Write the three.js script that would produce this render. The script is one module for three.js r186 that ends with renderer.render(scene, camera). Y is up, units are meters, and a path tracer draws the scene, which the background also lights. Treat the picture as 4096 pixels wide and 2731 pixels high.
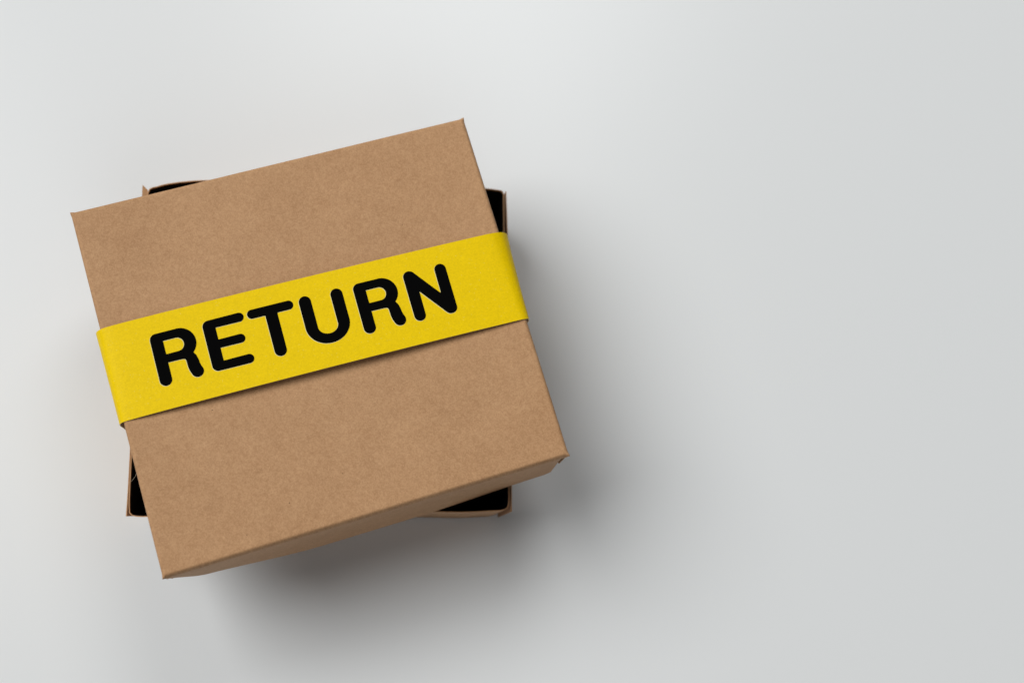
import * as THREE from 'three';

// ---------- camera, lamps, exposure ----------
const scene = new THREE.Scene();
scene.background = new THREE.Color(0x000000);
const camera = new THREE.PerspectiveCamera(27, 1024 / 682, 0.05, 20);
camera.position.set(-0.072223, 0.611790, 0.159296);
camera.up.set(-0.029350, 0.248620, -0.968156);
camera.lookAt(0, 0, 0);
camera.focus = 0.553;
camera.userData.fStop = 6.3;
camera.updateMatrixWorld();

const renderer = new THREE.WebGLRenderer({ antialias: true });
renderer.setSize(1024, 682);
renderer.toneMapping = THREE.LinearToneMapping;
renderer.toneMappingExposure = 1;
renderer.shadowMap.enabled = true;
renderer.shadowMap.type = THREE.PCFSoftShadowMap;

// three soft lamps: a wide one high to the left and a little behind, a smaller one behind the box, and a weak wide fill added in front to lift the shadows
function softLamp(r, g, b, intensity, x, y, z, size, cone) {
  const l = new THREE.SpotLight(new THREE.Color().setRGB(r, g, b), intensity, 0, cone, 0.25, 2);
  l.position.set(x, y, z); l.target.position.set(0, 0, 0);
  l.castShadow = true; l.shadow.radius = size / 0.02;
  l.shadow.mapSize.set(2048, 2048); l.shadow.camera.near = 0.2; l.shadow.camera.far = 40;
  scene.add(l, l.target);
}
softLamp(0.985, 1.0, 1.0, 1180, -12.2, 15.7, -5.2, 8.0, 1.25);
softLamp(0.985, 1.0, 1.0, 1.2, 0.06, 1.05, -0.78, 0.28, 1.2);
softLamp(1.0, 1.0, 1.0, 1.55, 0.0, 1.45, 1.30, 0.6, 1.3);

// ---------- helpers ----------
let seed = 12345;
const rnd = () => { seed = (seed * 1664525 + 1013904223) >>> 0; return seed / 4294967296; };
const MM = 0.001;
const lerp = (a, b, t) => a + (b - a) * t;
const sstep = (a, b, x) => { const t = Math.min(1, Math.max(0, (x - a) / (b - a))); return t * t * (3 - 2 * t); };

// tiling value noise
function noiseField(n, cells, rand) {
  const g = new Float32Array(cells * cells).map(() => rand() * 2 - 1), out = new Float32Array(n * n);
  for (let y = 0; y < n; y++) {
    const fy = y / n * cells, y0 = Math.floor(fy), ty = fy - y0, sy = ty * ty * (3 - 2 * ty), a = (y0 % cells) * cells, b = ((y0 + 1) % cells) * cells;
    for (let x = 0; x < n; x++) {
      const fx = x / n * cells, x0 = Math.floor(fx), tx = fx - x0, sx = tx * tx * (3 - 2 * tx), x1 = (x0 + 1) % cells;
      out[y * n + x] = lerp(lerp(g[a + x0], g[a + x1], sx), lerp(g[b + x0], g[b + x1], sx), sy);
    }
  }
  return out;
}
function fibres(n, f, count, len, amp, bias, rand) {
  for (let k = 0; k < count; k++) {
    let x = rand() * n, y = rand() * n, a = rand() < bias ? Math.PI / 2 + (rand() - 0.5) * 0.9 : rand() * Math.PI;
    const L = len * (0.4 + rand()), v = amp * (rand() * 2 - 1), bend = (rand() - 0.5) * 0.16;
    for (let i = 0; i < L; i++) {
      x += Math.cos(a); y += Math.sin(a); a += bend * 0.5;
      const xi = ((x | 0) % n + n) % n, yi = ((y | 0) % n + n) % n;
      f[yi * n + xi] += v;
    }
  }
}
const enc = (c) => { c = Math.min(1, Math.max(0, c)); return 255 * (c <= 0.0031308 ? 12.92 * c : 1.055 * Math.pow(c, 1 / 2.4) - 0.055); };
function tex(n, fn, srgb) {
  const d = new Uint8Array(n * n * 4);
  for (let i = 0; i < n * n; i++) { const c = fn(i); d[i * 4] = c[0]; d[i * 4 + 1] = c[1]; d[i * 4 + 2] = c[2]; d[i * 4 + 3] = 255; }
  const t = new THREE.DataTexture(d, n, n, THREE.RGBAFormat);
  t.wrapS = t.wrapT = THREE.RepeatWrapping; t.magFilter = THREE.LinearFilter; t.minFilter = THREE.LinearMipmapLinearFilter; t.generateMipmaps = true;
  if (srgb) t.colorSpace = THREE.SRGBColorSpace;
  t.needsUpdate = true;
  return t;
}

// ---------- materials ----------
const KN = 2048, KSIZE = 0.18;                       // kraft board sheet, 18 cm
const kraft = (() => {
  const n = KN, big = noiseField(n, 9, rnd), mid = noiseField(n, 34, rnd), small = noiseField(n, 130, rnd), fine = noiseField(n, 420, rnd), hue = noiseField(n, 60, rnd);
  const fib = new Float32Array(n * n);
  fibres(n, fib, 150000, 16, 0.055, 0.35, rnd);
  fibres(n, fib, 9000, 34, 0.07, 0.45, rnd);
  fibres(n, fib, 70, 130, 0.10, 0.2, rnd);           // faint scuffs
  const speck = new Float32Array(n * n);
  for (let k = 0; k < 130; k++) {                    // bark specks and pale shives
    const x = rnd() * n, y = rnd() * n, r = 0.8 + rnd() * rnd() * 2.6, v = rnd() < 0.62 ? -0.35 - 0.45 * rnd() : 0.35;
    for (let j = -4; j <= 4; j++) for (let i = -4; i <= 4; i++) if (Math.hypot(i, j * (0.7 + 0.6 * ((k % 7) / 7))) < r) speck[(((y | 0) + j + n) % n) * n + ((x | 0) + i + n) % n] = v;
  }
  const val = (i) => 0.035 * big[i] + 0.030 * mid[i] + 0.045 * small[i] + 0.11 * fine[i] + 1.6 * fib[i];
  const map = tex(n, (i) => {
    const v = 1 + val(i) * 0.95, h = 0.005 * hue[i], s = 1 + speck[i];
    return [enc(0.497 * v * s), enc(0.276 * Math.pow(v, 1.25) * (1 - h) * s), enc(0.134 * Math.pow(v, 1.55) * (1 - 2 * h) * s)];
  }, true);
  const bump = tex(n, (i) => { const v = Math.min(255, Math.max(0, 128 + 260 * (0.4 * small[i] * 0.1 + 0.08 * fine[i] + fib[i]))); return [v, v, v]; });
  return new THREE.MeshPhysicalMaterial({ map, bumpMap: bump, bumpScale: 0.00006, roughness: 0.7, specularIntensity: 0.7, sheen: 0.35, sheenRoughness: 0.45, sheenColor: new THREE.Color().setRGB(1, 0.97, 0.93), side: THREE.DoubleSide });
})();
const YSIZE = 0.09;
const yellow = (() => {
  const n = 1024, a = noiseField(n, 24, rnd), b = noiseField(n, 170, rnd), c = noiseField(n, 400, rnd), fl = new Float32Array(n * n);
  for (let k = 0; k < 900; k++) {                    // pale paper fibres showing through the print
    let x = rnd() * n, y = rnd() * n, ang = rnd() * 6.28; const L = 2 + rnd() * 6, v = 0.3 + 0.6 * rnd();
    for (let i = 0; i < L; i++) { x += Math.cos(ang); y += Math.sin(ang); fl[(((y | 0) + n) % n) * n + ((x | 0) + n) % n] = v; }
  }
  const map = tex(n, (i) => {
    const v = 1 + 0.015 * a[i] + 0.05 * b[i] + 0.05 * c[i], w = fl[i];
    return [enc(lerp(0.915 * v, 0.93, w)), enc(lerp(0.628 * v, 0.78, w)), enc(lerp(0.001, 0.32, w))];
  }, true);
  const bump = tex(n, (i) => { const v = 128 + 60 * b[i] + 40 * c[i]; return [v, v, v]; });
  return new THREE.MeshPhysicalMaterial({ map, bumpMap: bump, bumpScale: 0.00002, roughness: 0.5, specularIntensity: 0.2, side: THREE.DoubleSide });
})();
const white = new THREE.MeshStandardMaterial({ color: new THREE.Color().setRGB(0.74, 0.72, 0.68), roughness: 0.8, side: THREE.DoubleSide });
const ink = new THREE.MeshPhysicalMaterial({ specularIntensity: 0.08, color: new THREE.Color().setRGB(0.0018, 0.0018, 0.0018), roughness: 0.9, side: THREE.DoubleSide });
const dark_inner_sheet = new THREE.MeshPhysicalMaterial({ color: new THREE.Color().setRGB(0.009, 0.0075, 0.0065), roughness: 0.95, specularIntensity: 0.1, side: THREE.DoubleSide });
const unprinted = new THREE.MeshStandardMaterial({ color: new THREE.Color().setRGB(0.86, 0.80, 0.42), roughness: 0.7, side: THREE.DoubleSide });
const fibreMat = new THREE.MeshStandardMaterial({ color: new THREE.Color().setRGB(0.62, 0.52, 0.38), roughness: 0.7 });
const tableMat = new THREE.MeshStandardMaterial({ color: new THREE.Color().setRGB(0.800, 0.808, 0.808), roughness: 0.31 });

// A thin closed board: P(u, v) -> [x, y, z] in mm over the values us x vs; t thickness in mm (laid on the inner side); uv in metres over the size of the sheet
function board(P, us, vs, t, uvOf, flip = 1, closed = false) {
  const nu = us.length, nv = vs.length, pts = [], nrm = [];
  for (let j = 0; j < nv; j++) for (let i = 0; i < nu; i++) pts.push(new THREE.Vector3(...P(us[i], vs[j])));
  const at = (i, j) => pts[j * nu + i];
  for (let j = 0; j < nv; j++) for (let i = 0; i < nu; i++) {
    const i0 = closed ? (i === 0 ? nu - 2 : i - 1) : Math.max(0, i - 1), i1 = closed ? (i === nu - 1 ? 1 : i + 1) : Math.min(nu - 1, i + 1);
    const du = at(i1, j).clone().sub(at(i0, j)), dv = at(i, Math.min(nv - 1, j + 1)).clone().sub(at(i, Math.max(0, j - 1)));
    nrm.push(du.cross(dv).normalize().multiplyScalar(flip));
  }
  const pos = [], no = [], uv = [], idx = [];
  const put = (p, nn, w) => { pos.push(p.x * MM, p.y * MM, p.z * MM); no.push(nn.x, nn.y, nn.z); uv.push(w[0], w[1]); return pos.length / 3 - 1; };
  const U = (i, j) => uvOf(us[i], vs[j], at(i, j));
  const inner = (i, j) => at(i, j).clone().addScaledVector(nrm[j * nu + i], -t);
  const quad = (a, b, c, d, f) => f > 0 ? idx.push(a, b, c, a, c, d) : idx.push(a, c, b, a, d, c);
  const A = [], B = [];
  for (let j = 0; j < nv; j++) for (let i = 0; i < nu; i++) { A.push(put(at(i, j), nrm[j * nu + i], U(i, j))); }
  for (let j = 0; j < nv; j++) for (let i = 0; i < nu; i++) { const m = nrm[j * nu + i].clone().negate(); B.push(put(inner(i, j), m, U(i, j))); }
  for (let j = 0; j < nv - 1; j++) for (let i = 0; i < nu - 1; i++) {
    const a = j * nu + i;
    quad(A[a], A[a + 1], A[a + nu + 1], A[a + nu], flip);
    quad(B[a], B[a + 1], B[a + nu + 1], B[a + nu], -flip);
  }
  const rim = (list) => {
    for (let k = 0; k < list.length - 1; k++) {
      const [i, j] = list[k], [p, q] = list[k + 1];
      const e = at(p, q).clone().sub(at(i, j)), m = e.clone().cross(nrm[j * nu + i]).normalize();
      const back = i === p ? at(i === 0 ? 1 : nu - 2, j) : at(i, j === 0 ? 1 : nv - 2);
      if (m.dot(at(i, j).clone().sub(back)) < 0) m.negate();
      const face = e.clone().cross(nrm[j * nu + i]).negate().dot(m) > 0 ? 1 : -1;
      const u0 = U(i, j), u1 = U(p, q), du = t * MM * 4;
      const a = put(at(i, j), m, u0), b = put(at(p, q), m, u1), c = put(inner(p, q), m, [u1[0] + du, u1[1] + du]), d = put(inner(i, j), m, [u0[0] + du, u0[1] + du]);
      quad(a, b, c, d, face);
    }
  };
  const R = (n) => [...Array(n).keys()];
  rim(R(nu).map((i) => [i, 0])); rim(R(nu).map((i) => [i, nv - 1]));
  if (!closed) { rim(R(nv).map((j) => [0, j])); rim(R(nv).map((j) => [nu - 1, j])); }
  const g = new THREE.BufferGeometry();
  g.setAttribute('position', new THREE.Float32BufferAttribute(pos, 3));
  g.setAttribute('normal', new THREE.Float32BufferAttribute(no, 3));
  g.setAttribute('uv', new THREE.Float32BufferAttribute(uv, 2));
  g.setIndex(idx);
  return g;
}
const range = (n, a = 0, b = 1) => Array.from({ length: n + 1 }, (_, i) => lerp(a, b, i / n));
function part(name, geo, mat, parent, label) {
  const m = new THREE.Mesh(geo, mat); m.name = name; m.castShadow = m.receiveShadow = true; parent.add(m);
  if (label) m.userData.label = label;
  return m;
}
function thing(name, label, category, x, y, z, turn) {
  const g = new THREE.Group(); g.name = name; g.position.set(x, y, z); g.rotation.y = turn; g.userData = { label, category }; scene.add(g);
  return g;
}
// smooth noise along a line, for cut edges
const wav = (s, k) => Math.sin(s * 0.9 + k) * 0.5 + Math.sin(s * 2.3 + k * 2.1) * 0.3 + Math.sin(s * 5.7 + k * 1.3) * 0.2;

// ---------- the table ----------
{
  const g = new THREE.BoxGeometry(2.4, 0.03, 2.0); g.translate(0, -0.015, 0);
  const m = part('table_top', g, tableMat, scene);
  m.userData.kind = 'structure'; m.userData.label = 'smooth white table top under the box'; m.userData.category = 'table';
}

// ---------- the box base ----------
const H = 37.9;
const base = thing('cardboard_box', 'open brown kraft box base turned under the twisted lid, its dark inside showing', 'box', -0.0823, 0, 0.0140, 0.018);
{
  const uvw = (off) => (u, v, p) => [(u + off) * MM / KSIZE, (p.y + off * 0.7) * MM / KSIZE];
  // a wall along a plan line [x, z] (mm): rim at H, leaning in by "lean" mm at the foot
  function wall(name, plan, t, side, off, { lean = () => [0, 0], top = () => 0, foot = 0.9, n = 90, inset = 0, below = 0, m = kraft } = {}) {
    const c = new THREE.CatmullRomCurve3(plan.map(([x, z]) => new THREE.Vector3(x, 0, z)), false, 'centripetal');
    c.arcLengthDivisions = 400;
    const L = c.getLength();
    return part(name, board((s, v) => {
      const p = c.getPointAt(Math.min(1, s / L)), l = lean(p.x, p.z), q = 1 - v, y = lerp(foot, H - below + top(s, L) + 0.10 * wav(s, off), v);
      if (inset) { const d = c.getTangentAt(Math.min(1, s / L)); p.x += side * d.z * inset; p.z -= side * d.x * inset; }
      return [p.x + l[0] * q, y, p.z + l[1] * q];
    }, range(n, 0, L), range(7), t, uvw(off), side), m, base);
  }
  const lean = (x, z) => [(x < 0 ? 5.0 : -1.4) * sstep(55, 74, Math.abs(x)), z > 0 ? -lerp(5.0, 2.5, sstep(-76, 60, x)) * sstep(50, 66, z) : 1.2 * sstep(50, 66, -z)];
  const frontPlan = [[-76.1, 38], [-76.15, 60], [-76.0, 66.5], [-75.4, 69.6], [-73.4, 70.4], [-69, 70.6], [-20, 69.9], [43.2, 68.9], [57, 69.1], [67.4, 68.7], [73.4, 68.2], [75.1, 67.1], [75.6, 64.9], [75.75, 59.4], [75.7, 38]];
  const backPlan = [[-74.9, -40], [-74.8, -62], [-74.3, -66.2], [-73.4, -67.3], [-71.6, -67.8], [-67.5, -69.1], [-63, -70], [-54.3, -71.1], [-20, -72.2], [30, -72.2], [67.5, -70.8], [72, -70.3], [74.5, -70.0], [75.4, -69.1], [75.6, -66.8], [75.55, -59], [75.5, -40]];
  wall('front_wall', frontPlan, 0.38, 1, 3, { lean, n: 130 });
  wall('back_wall', backPlan, 0.38, -1, 41, { lean, n: 130 });
  wall('left_wall', [[-76.9, 70.3], [-76.7, 60], [-76.6, 20], [-76.6, -30], [-76.6, -66.9]], 0.36, -1, 77, { lean, n: 60 });
  wall('right_wall', [[76.55, 68.8], [76.75, 55], [77.0, 10], [77.0, -45], [76.6, -69.6]], 0.36, 1, 113, { lean, n: 60 });
  // near-black sheets over the inner walls and floor, ending just below the rim
  const inside = { lean, m: dark_inner_sheet, below: 0.7, foot: 1.4 };
  wall('dark_inner_sheet', frontPlan, 0.15, 1, 3, { ...inside, n: 130, inset: 0.66 });
  wall('dark_inner_sheet', backPlan, 0.15, -1, 41, { ...inside, n: 130, inset: 0.66 });
  wall('dark_inner_sheet', [[-76.6, 36.5], [-76.6, 0], [-76.6, -38.5]], 0.15, -1, 77, { ...inside, n: 20, inset: 0.7 });
  wall('dark_inner_sheet', [[76.95, 36.5], [77.0, 0], [77.0, -38.5]], 0.15, 1, 113, { ...inside, n: 20, inset: 0.7 });
  part('dark_inner_sheet', board((u, v) => [u, 1.1, v], range(2, -70.5, 73.7), range(2, -69, 64.5), 0.15, (u, v) => [u * MM / KSIZE, v * MM / KSIZE], -1), dark_inner_sheet, base);
  // the turned-in end of the left wall
  part('corner_flap', board((u, v) => { const x0 = -76.7, x1 = -74.55, z0 = lerp(-68.3, -66.3, u); return [lerp(x0, x1, u), H + 0.35 - 0.5 * u - 0.02 * v, z0 + v * (9 - 2 * u)]; }, range(4), range(6), 0.45, (u, v) => [u * 2.1 * MM / KSIZE, v * 9 * MM / KSIZE], -1), kraft, base);
  part('bottom_panel', board((u, v) => [u, 0.8, v], range(2, -71, 74.2), range(2, -69.5, 65), 0.5, (u, v) => [u * MM / KSIZE, v * MM / KSIZE], -1), kraft, base);
}

// ---------- the lid ----------
const LIDY = 38.6, HL = 33.8;
const lid = thing('cardboard_cover', 'brown kraft cardboard lid lying askew on top of the open box base', 'lid', -0.0836, LIDY * MM, 0.0185, 0.3031);
{
  const TL = [-80.04, -73.6], TR = [80.71, -73.32], BR = [79.81, 72.6], BL = [-80.25, 73.95], r = 1.6, sx = 160.2, sz = 146.8;
  const near = range(6, 0, 1).map((q) => r * (1 - Math.cos(q * Math.PI / 2)));
  const axis = (S) => [...near, 2.4, 3.4, 5, 8, ...range(22, 12 / S, 1 - 12 / S).map((q) => q * S), S - 8, S - 5, S - 3.4, S - 2.4, ...near.slice().reverse().map((d) => S - d)];
  const drop = (d) => d >= r ? 0 : r - Math.sqrt(Math.max(0, r * r - (r - d) * (r - d)));
  const fold = (d) => d >= r ? 0 : 1.7 * drop(d);                      // the front fold is steeper
  const bow = (a, S) => 0.16 * sstep(0, 2.5, Math.min(a, S - a));        // corners stand out as small points
  const edge = (a, S) => sstep(-1.2, 1.8, Math.min(a, S - a));
  function top(a, b) {
    const u = a / sx, v = b / sz;
    let x = lerp(lerp(TL[0], TR[0], u), lerp(BL[0], BR[0], u), v), z = lerp(lerp(TL[1], BL[1], v), lerp(TR[1], BR[1], v), u);
    const kx = sstep(0, 14, Math.min(a, sx - a)), kz = sstep(0, 14, Math.min(b, sz - b));
    x += (u < 0.5 ? 1 : -1) * bow(b, sz) * (1 - kx); z += (v < 0.5 ? 1 : -1) * bow(a, sx) * (1 - kz);
    const dx = drop(Math.min(a, sx - a)) * edge(b, sz), dz = (b > sz / 2 ? fold(sz - b) : drop(b)) * edge(a, sx);
    const y = HL - Math.hypot(dx, dz) * (dx && dz ? 0.8 : 1) - 0.35 * (Math.sin(u * 3.1) * Math.sin(v * 3.1)) * 0.6 + 0.05 * Math.sin(a * 0.11 + b * 0.07) + 0.04 * Math.sin(b * 0.19 - a * 0.05);
    return [x, y, z];
  }
  part('top_panel', board(top, axis(sx), axis(sz), 0.5, (a, b) => [a * MM / KSIZE, b * MM / KSIZE], -1), kraft, lid);
  // walls hang from the rounded folds
  function wall(name, s0, s1, line, out, foot, side, off, n = 70) {
    part(name, board((s, v) => {
      const p = line(s), f = foot(s), q = v, o = out(s) * q * q * (1.4 - 0.4 * q);
      const y = lerp(p[1] - 0.05, HL - f + 0.12 * wav(s, off), q), d = p[3];
      return [p[0] + d[0] * o, y, p[2] + d[1] * o];
    }, range(n, s0, s1), range(8), 0.5, (s, v) => [(s + off) * MM / KSIZE, (v * HL + off * 1.7) * MM / KSIZE], side), kraft, lid);
  }
  const F = (a) => [...top(a, sz), [0, 1]], Bk = (a) => [...top(a, 0), [0, -1]], Lf = (b) => [...top(0, b), [-1, 0]], Rt = (b) => [...top(sx, b), [1, 0]];
  const full = HL - 0.05;
  wall('front_wall', 1.0, sx - 3.4, F,
    (s) => lerp(-0.9, 1.9, sstep(4, 62, s)) - 1.3 * sstep(100, 158, s),
    (s) => full - 27 * (1 - sstep(-4, 14, s)) - 3 * sstep(sx - 6, sx - 3.4, s), -1, 20, 110);
  wall('back_wall', 2.2, sx - 2.2, Bk, () => -0.4, () => full, 1, 60);
  wall('left_wall', 2.2, sz - 2.4, Lf, () => -0.9, (s) => full - 6 * sstep(sz - 12, sz - 2, s), -1, 95);
  wall('right_wall', 2.2, sz - 1.0, Rt, () => -0.3, (s) => full - 11 * sstep(sz - 9, sz - 1.0, s), 1, 133);
  // loose fibres standing off the cut edges
  const hair = (pts, rad) => part('fibre', new THREE.TubeGeometry(new THREE.CatmullRomCurve3(pts.map((p) => new THREE.Vector3(p[0] * MM, p[1] * MM, p[2] * MM))), 12, rad * MM, 5), fibreMat, lid);
  const onF = (a, dy) => { const p = top(a, sz); return [p[0], p[1] + dy, p[2]]; };
  hair([[-79.6, 31.6, 31.8], [-80.6, 31.4, 33.4], [-82.2, 30.9, 34.7], [-84.0, 30.2, 35.4]], 0.035);
  hair([[80.0, 31.8, -22.6], [81.2, 31.5, -22.2], [82.3, 31.3, -22.6]], 0.035);
  for (let k = 0; k < 16; k++) {
    const a = 6 + rnd() * 150, p = onF(a, -1.2 * rnd()), q = [p[0] + (rnd() - 0.3) * 2.2, p[1] - 0.8 - rnd(), p[2] + 0.5 + rnd() * 0.5];
    hair([p, [lerp(p[0], q[0], 0.4), p[1] - 0.2, p[2] + 0.5], q], 0.022);
  }
}

// ---------- the yellow sleeve with its print ----------
const BY = 38.2;
const band = thing('paper_band', 'yellow paper sleeve with black lettering wrapped around the brown lid', 'paper band', -0.0836, BY * MM, 0.0185, 0.3031 - 0.016);
{
  const T = LIDY + HL - BY, Z0 = -23.3, Z1 = 14.1;
  // the loop in section (x, y) with y from the lid's top; a at the back edge, b at the front edge
  const pa = [[0, -34.2], [-60, -34.2], [-77, -34.2], [-80.6, -33.6], [-81.7, -31], [-82.3, -20], [-82.7, -9], [-82.5, -4.6], [-81.5, -1.6], [-79.2, 0.35], [-74, 1.3], [-58, 2.0], [-30, 2.6], [0, 2.8], [30, 2.5], [58, 1.8], [67, 1.55], [73, 1.3], [77.6, 0.6], [81.2, -1.4], [83.4, -4.8], [84.2, -9.5], [83.4, -20], [81.6, -31], [80.4, -33.6], [77, -34.2], [60, -34.2]];
  const pb = [[0, -34.2], [-60, -34.2], [-77, -34.2], [-80.4, -33.6], [-80.7, -31], [-80.75, -20], [-81.2, -11], [-81.7, -5], [-81.1, -1.9], [-79.4, -0.05], [-74, 0.9], [-58, 1.9], [-30, 2.8], [0, 3.2], [30, 2.9], [58, 1.9], [70, 1.2], [75.6, 0.95], [79.0, 0.5], [81.2, -1.1], [81.7, -4.2], [81.5, -12], [81.3, -22], [81.0, -31], [80.2, -33.6], [77, -34.2], [60, -34.2]];
  const mk = (p) => new THREE.CatmullRomCurve3(p.map(([x, y]) => new THREE.Vector3(x, y, 0)), true, 'catmullrom', 0.5);
  const ca = mk(pa), cb = mk(pb), N = 320;
  const A = range(N).map((q) => ca.getPoint(q)), B = range(N).map((q) => cb.getPoint(q));
  const len = [0]; for (let i = 1; i <= N; i++) len.push(len[i - 1] + A[i].distanceTo(A[i - 1]));
  const sec = (i, w) => [lerp(A[i].x, B[i].x, w), T + lerp(A[i].y, B[i].y, w), lerp(Z0, Z1, w)];
  const idx = range(N, 0, N).map((i) => Math.round(i));
  part('printed_face', board((i, w) => sec(i, w), idx, range(14), 0.11, (i, w) => [len[i] * MM / YSIZE, w * (Z1 - Z0) * MM / YSIZE], -1, true), yellow, band);
  // white paper behind the print, just inside it
  const inn = idx.map((i) => { const p0 = A[(i - 1 + N) % N], p1 = A[(i + 1) % N], t = p1.clone().sub(p0).normalize(); return [t.y, -t.x]; });
  part('paper_backing', board((i, w) => { const p = sec(i, w), m = inn[i]; return [p[0] + m[0] * 0.13, p[1] + m[1] * 0.13, lerp(Z0, Z1, w)]; }, idx, range(6), 0.12, (i, w) => [len[i] * MM / YSIZE, w], -1, true), white, band, 'white paper inside of the yellow sleeve');
  // height of the upper face over x
  const lo = 200 * 0 + idx.findIndex((i) => A[i].x < -78 && A[i].y > -1), hi = (() => { let k = lo; while (A[k + 1].x < 78) k++; return k; })();
  function yTop(x, z) {
    const w = (z - Z0) / (Z1 - Z0);
    let k = lo; while (k < hi && lerp(A[k + 1].x, B[k + 1].x, w) < x) k++;
    const p = sec(k, w), q = sec(k + 1, w);
    return lerp(p[1], q[1], (x - p[0]) / (q[0] - p[0]));
  }
  // letters: strokes [x, z, radius] in mm, meshed on a grid laid over the paper
  const seg = (px, pz, a, b) => {
    const dx = b[0] - a[0], dz = b[1] - a[1], l = dx * dx + dz * dz, t = l ? Math.min(1, Math.max(0, ((px - a[0]) * dx + (pz - a[1]) * dz) / l)) : 0;
    return Math.hypot(px - a[0] - dx * t, pz - a[1] - dz * t) - lerp(a[2], b[2], t);
  };
  const arc = (cx, cz, rx, rz, a0, a1, n, r0, r1) => range(n).map((q) => { const a = lerp(a0, a1, q); return [cx + rx * Math.cos(a), cz + rz * Math.sin(a), r0 + (r1 - r0) * Math.sin(Math.PI * q)]; });
  const S = 2.38, P2 = Math.PI / 2;
  const Rg = (x) => [[[x, -13.35, S], [x, 2.75, S]],
    [[x, -14, 1.75], [x + 7.6, -14, 1.75], ...arc(x + 7.6, -9.6, 4.55, 4.4, -P2, P2, 16, 1.75, 2.35).slice(1), [x, -5.2, 1.66]],
    [[x + 6.4, -5.2, 1.66], [x + 8.7, -5.05, 1.72], [x + 9.8, -4.75, 1.85], [x + 10.7, -4.0, 2.02], [x + 11.2, -2.9, 2.18], [x + 11.4, -1.5, 2.3], [x + 11.5, -0.1, 2.36], [x + 11.75, 1.2, 2.38], [x + 12.25, 2.55, 2.38]]];
  const Eg = (x) => [[[x, -13.35, S], [x, 2.3, S]], [[x, -14, 1.75], [x + 11.9, -14, 1.85]], [[x, -5.7, 1.7], [x + 10.6, -5.7, 1.8]], [[x, 2.92, 1.75], [x + 11.9, 2.92, 1.85]]];
  const Tg = (x) => [[[x - 7.2, -13.9, 1.85], [x + 7.25, -13.9, 1.85]], [[x, -13.3, S], [x, 2.75, S]]];
  const Ug = (x) => [[[x, -13.5, S], [x, -2.6, S], ...arc(x + 6.3, -2.6, 6.3, 5.6, Math.PI, 0, 22, S, 1.95).slice(1, -1), [x + 12.6, -2.6, S], [x + 12.6, -13.5, S]]];
  const Ng = (x) => [[[x, -13.4, S], [x, 2.75, 2.3]], [[x + 12.8, -13.5, 2.32], [x + 12.8, 2.6, S]], [[x + 0.2, -13.35, 2.38], [x + 12.5, 2.6, 2.38]]];
  function glyph(strokes, cell, grow, sx, sz, lift) {
    const d = (x, z) => { let m = 99; for (const s of strokes) for (let k = 0; k < s.length - 1; k++) m = Math.min(m, seg(x - sx, z - sz, s[k], s[k + 1])); return m - grow; };
    let x0 = 1e9, x1 = -1e9, z0 = 1e9, z1 = -1e9;
    for (const s of strokes) for (const [x, z, r] of s) { x0 = Math.min(x0, x - r); x1 = Math.max(x1, x + r); z0 = Math.min(z0, z - r); z1 = Math.max(z1, z + r); }
    x0 -= 0.6; z0 -= 0.6; x1 += 0.6; z1 += 0.6;
    const nx = Math.ceil((x1 - x0) / cell), nz = Math.ceil((z1 - z0) / cell), D = [];
    for (let j = 0; j <= nz; j++) for (let i = 0; i <= nx; i++) D.push(d(x0 + i * cell, z0 + j * cell));
    const pos = [], id = new Map(), tri = [];
    const vert = (x, z) => {
      const k = Math.round(x * 5000) + '_' + Math.round(z * 5000);
      if (!id.has(k)) { id.set(k, pos.length / 3); pos.push(x * MM, (yTop(x, z) + lift) * MM, z * MM); }
      return id.get(k);
    };
    for (let j = 0; j < nz; j++) for (let i = 0; i < nx; i++) {
      const c = [[i, j], [i, j + 1], [i + 1, j + 1], [i + 1, j]], v = c.map(([a, b]) => D[b * (nx + 1) + a]);
      const poly = [];
      for (let k = 0; k < 4; k++) {
        const n = (k + 1) % 4, p = [x0 + c[k][0] * cell, z0 + c[k][1] * cell], q = [x0 + c[n][0] * cell, z0 + c[n][1] * cell];
        if (v[k] < 0) poly.push(vert(...p));
        if ((v[k] < 0) !== (v[n] < 0)) { const t = v[k] / (v[k] - v[n]); poly.push(vert(lerp(p[0], q[0], t), lerp(p[1], q[1], t))); }
      }
      for (let k = 1; k < poly.length - 1; k++) if (poly[0] !== poly[k] && poly[k] !== poly[k + 1] && poly[0] !== poly[k + 1]) tri.push(poly[0], poly[k], poly[k + 1]);
    }
    const g = new THREE.BufferGeometry();
    g.setAttribute('position', new THREE.Float32BufferAttribute(pos, 3)); g.setIndex(tri); g.computeVertexNormals();
    return g;
  }
  for (const [ch, s] of [['R', Rg(-60.75)], ['E', Eg(-40.45)], ['T', Tg(-16.3)], ['U', Ug(-2.65)], ['R', Rg(19.0)], ['N', Ng(39.3)]]) {
    const m = part('letter', glyph(s, 0.3, 0, 0, 0, 0.09), ink, band, 'black rounded capital letter ' + ch);
    part('unprinted_edge', glyph(s, 0.3, 0.05, -0.12, 0.09, 0.045), unprinted, m);
  }
}
renderer.render(scene, camera);
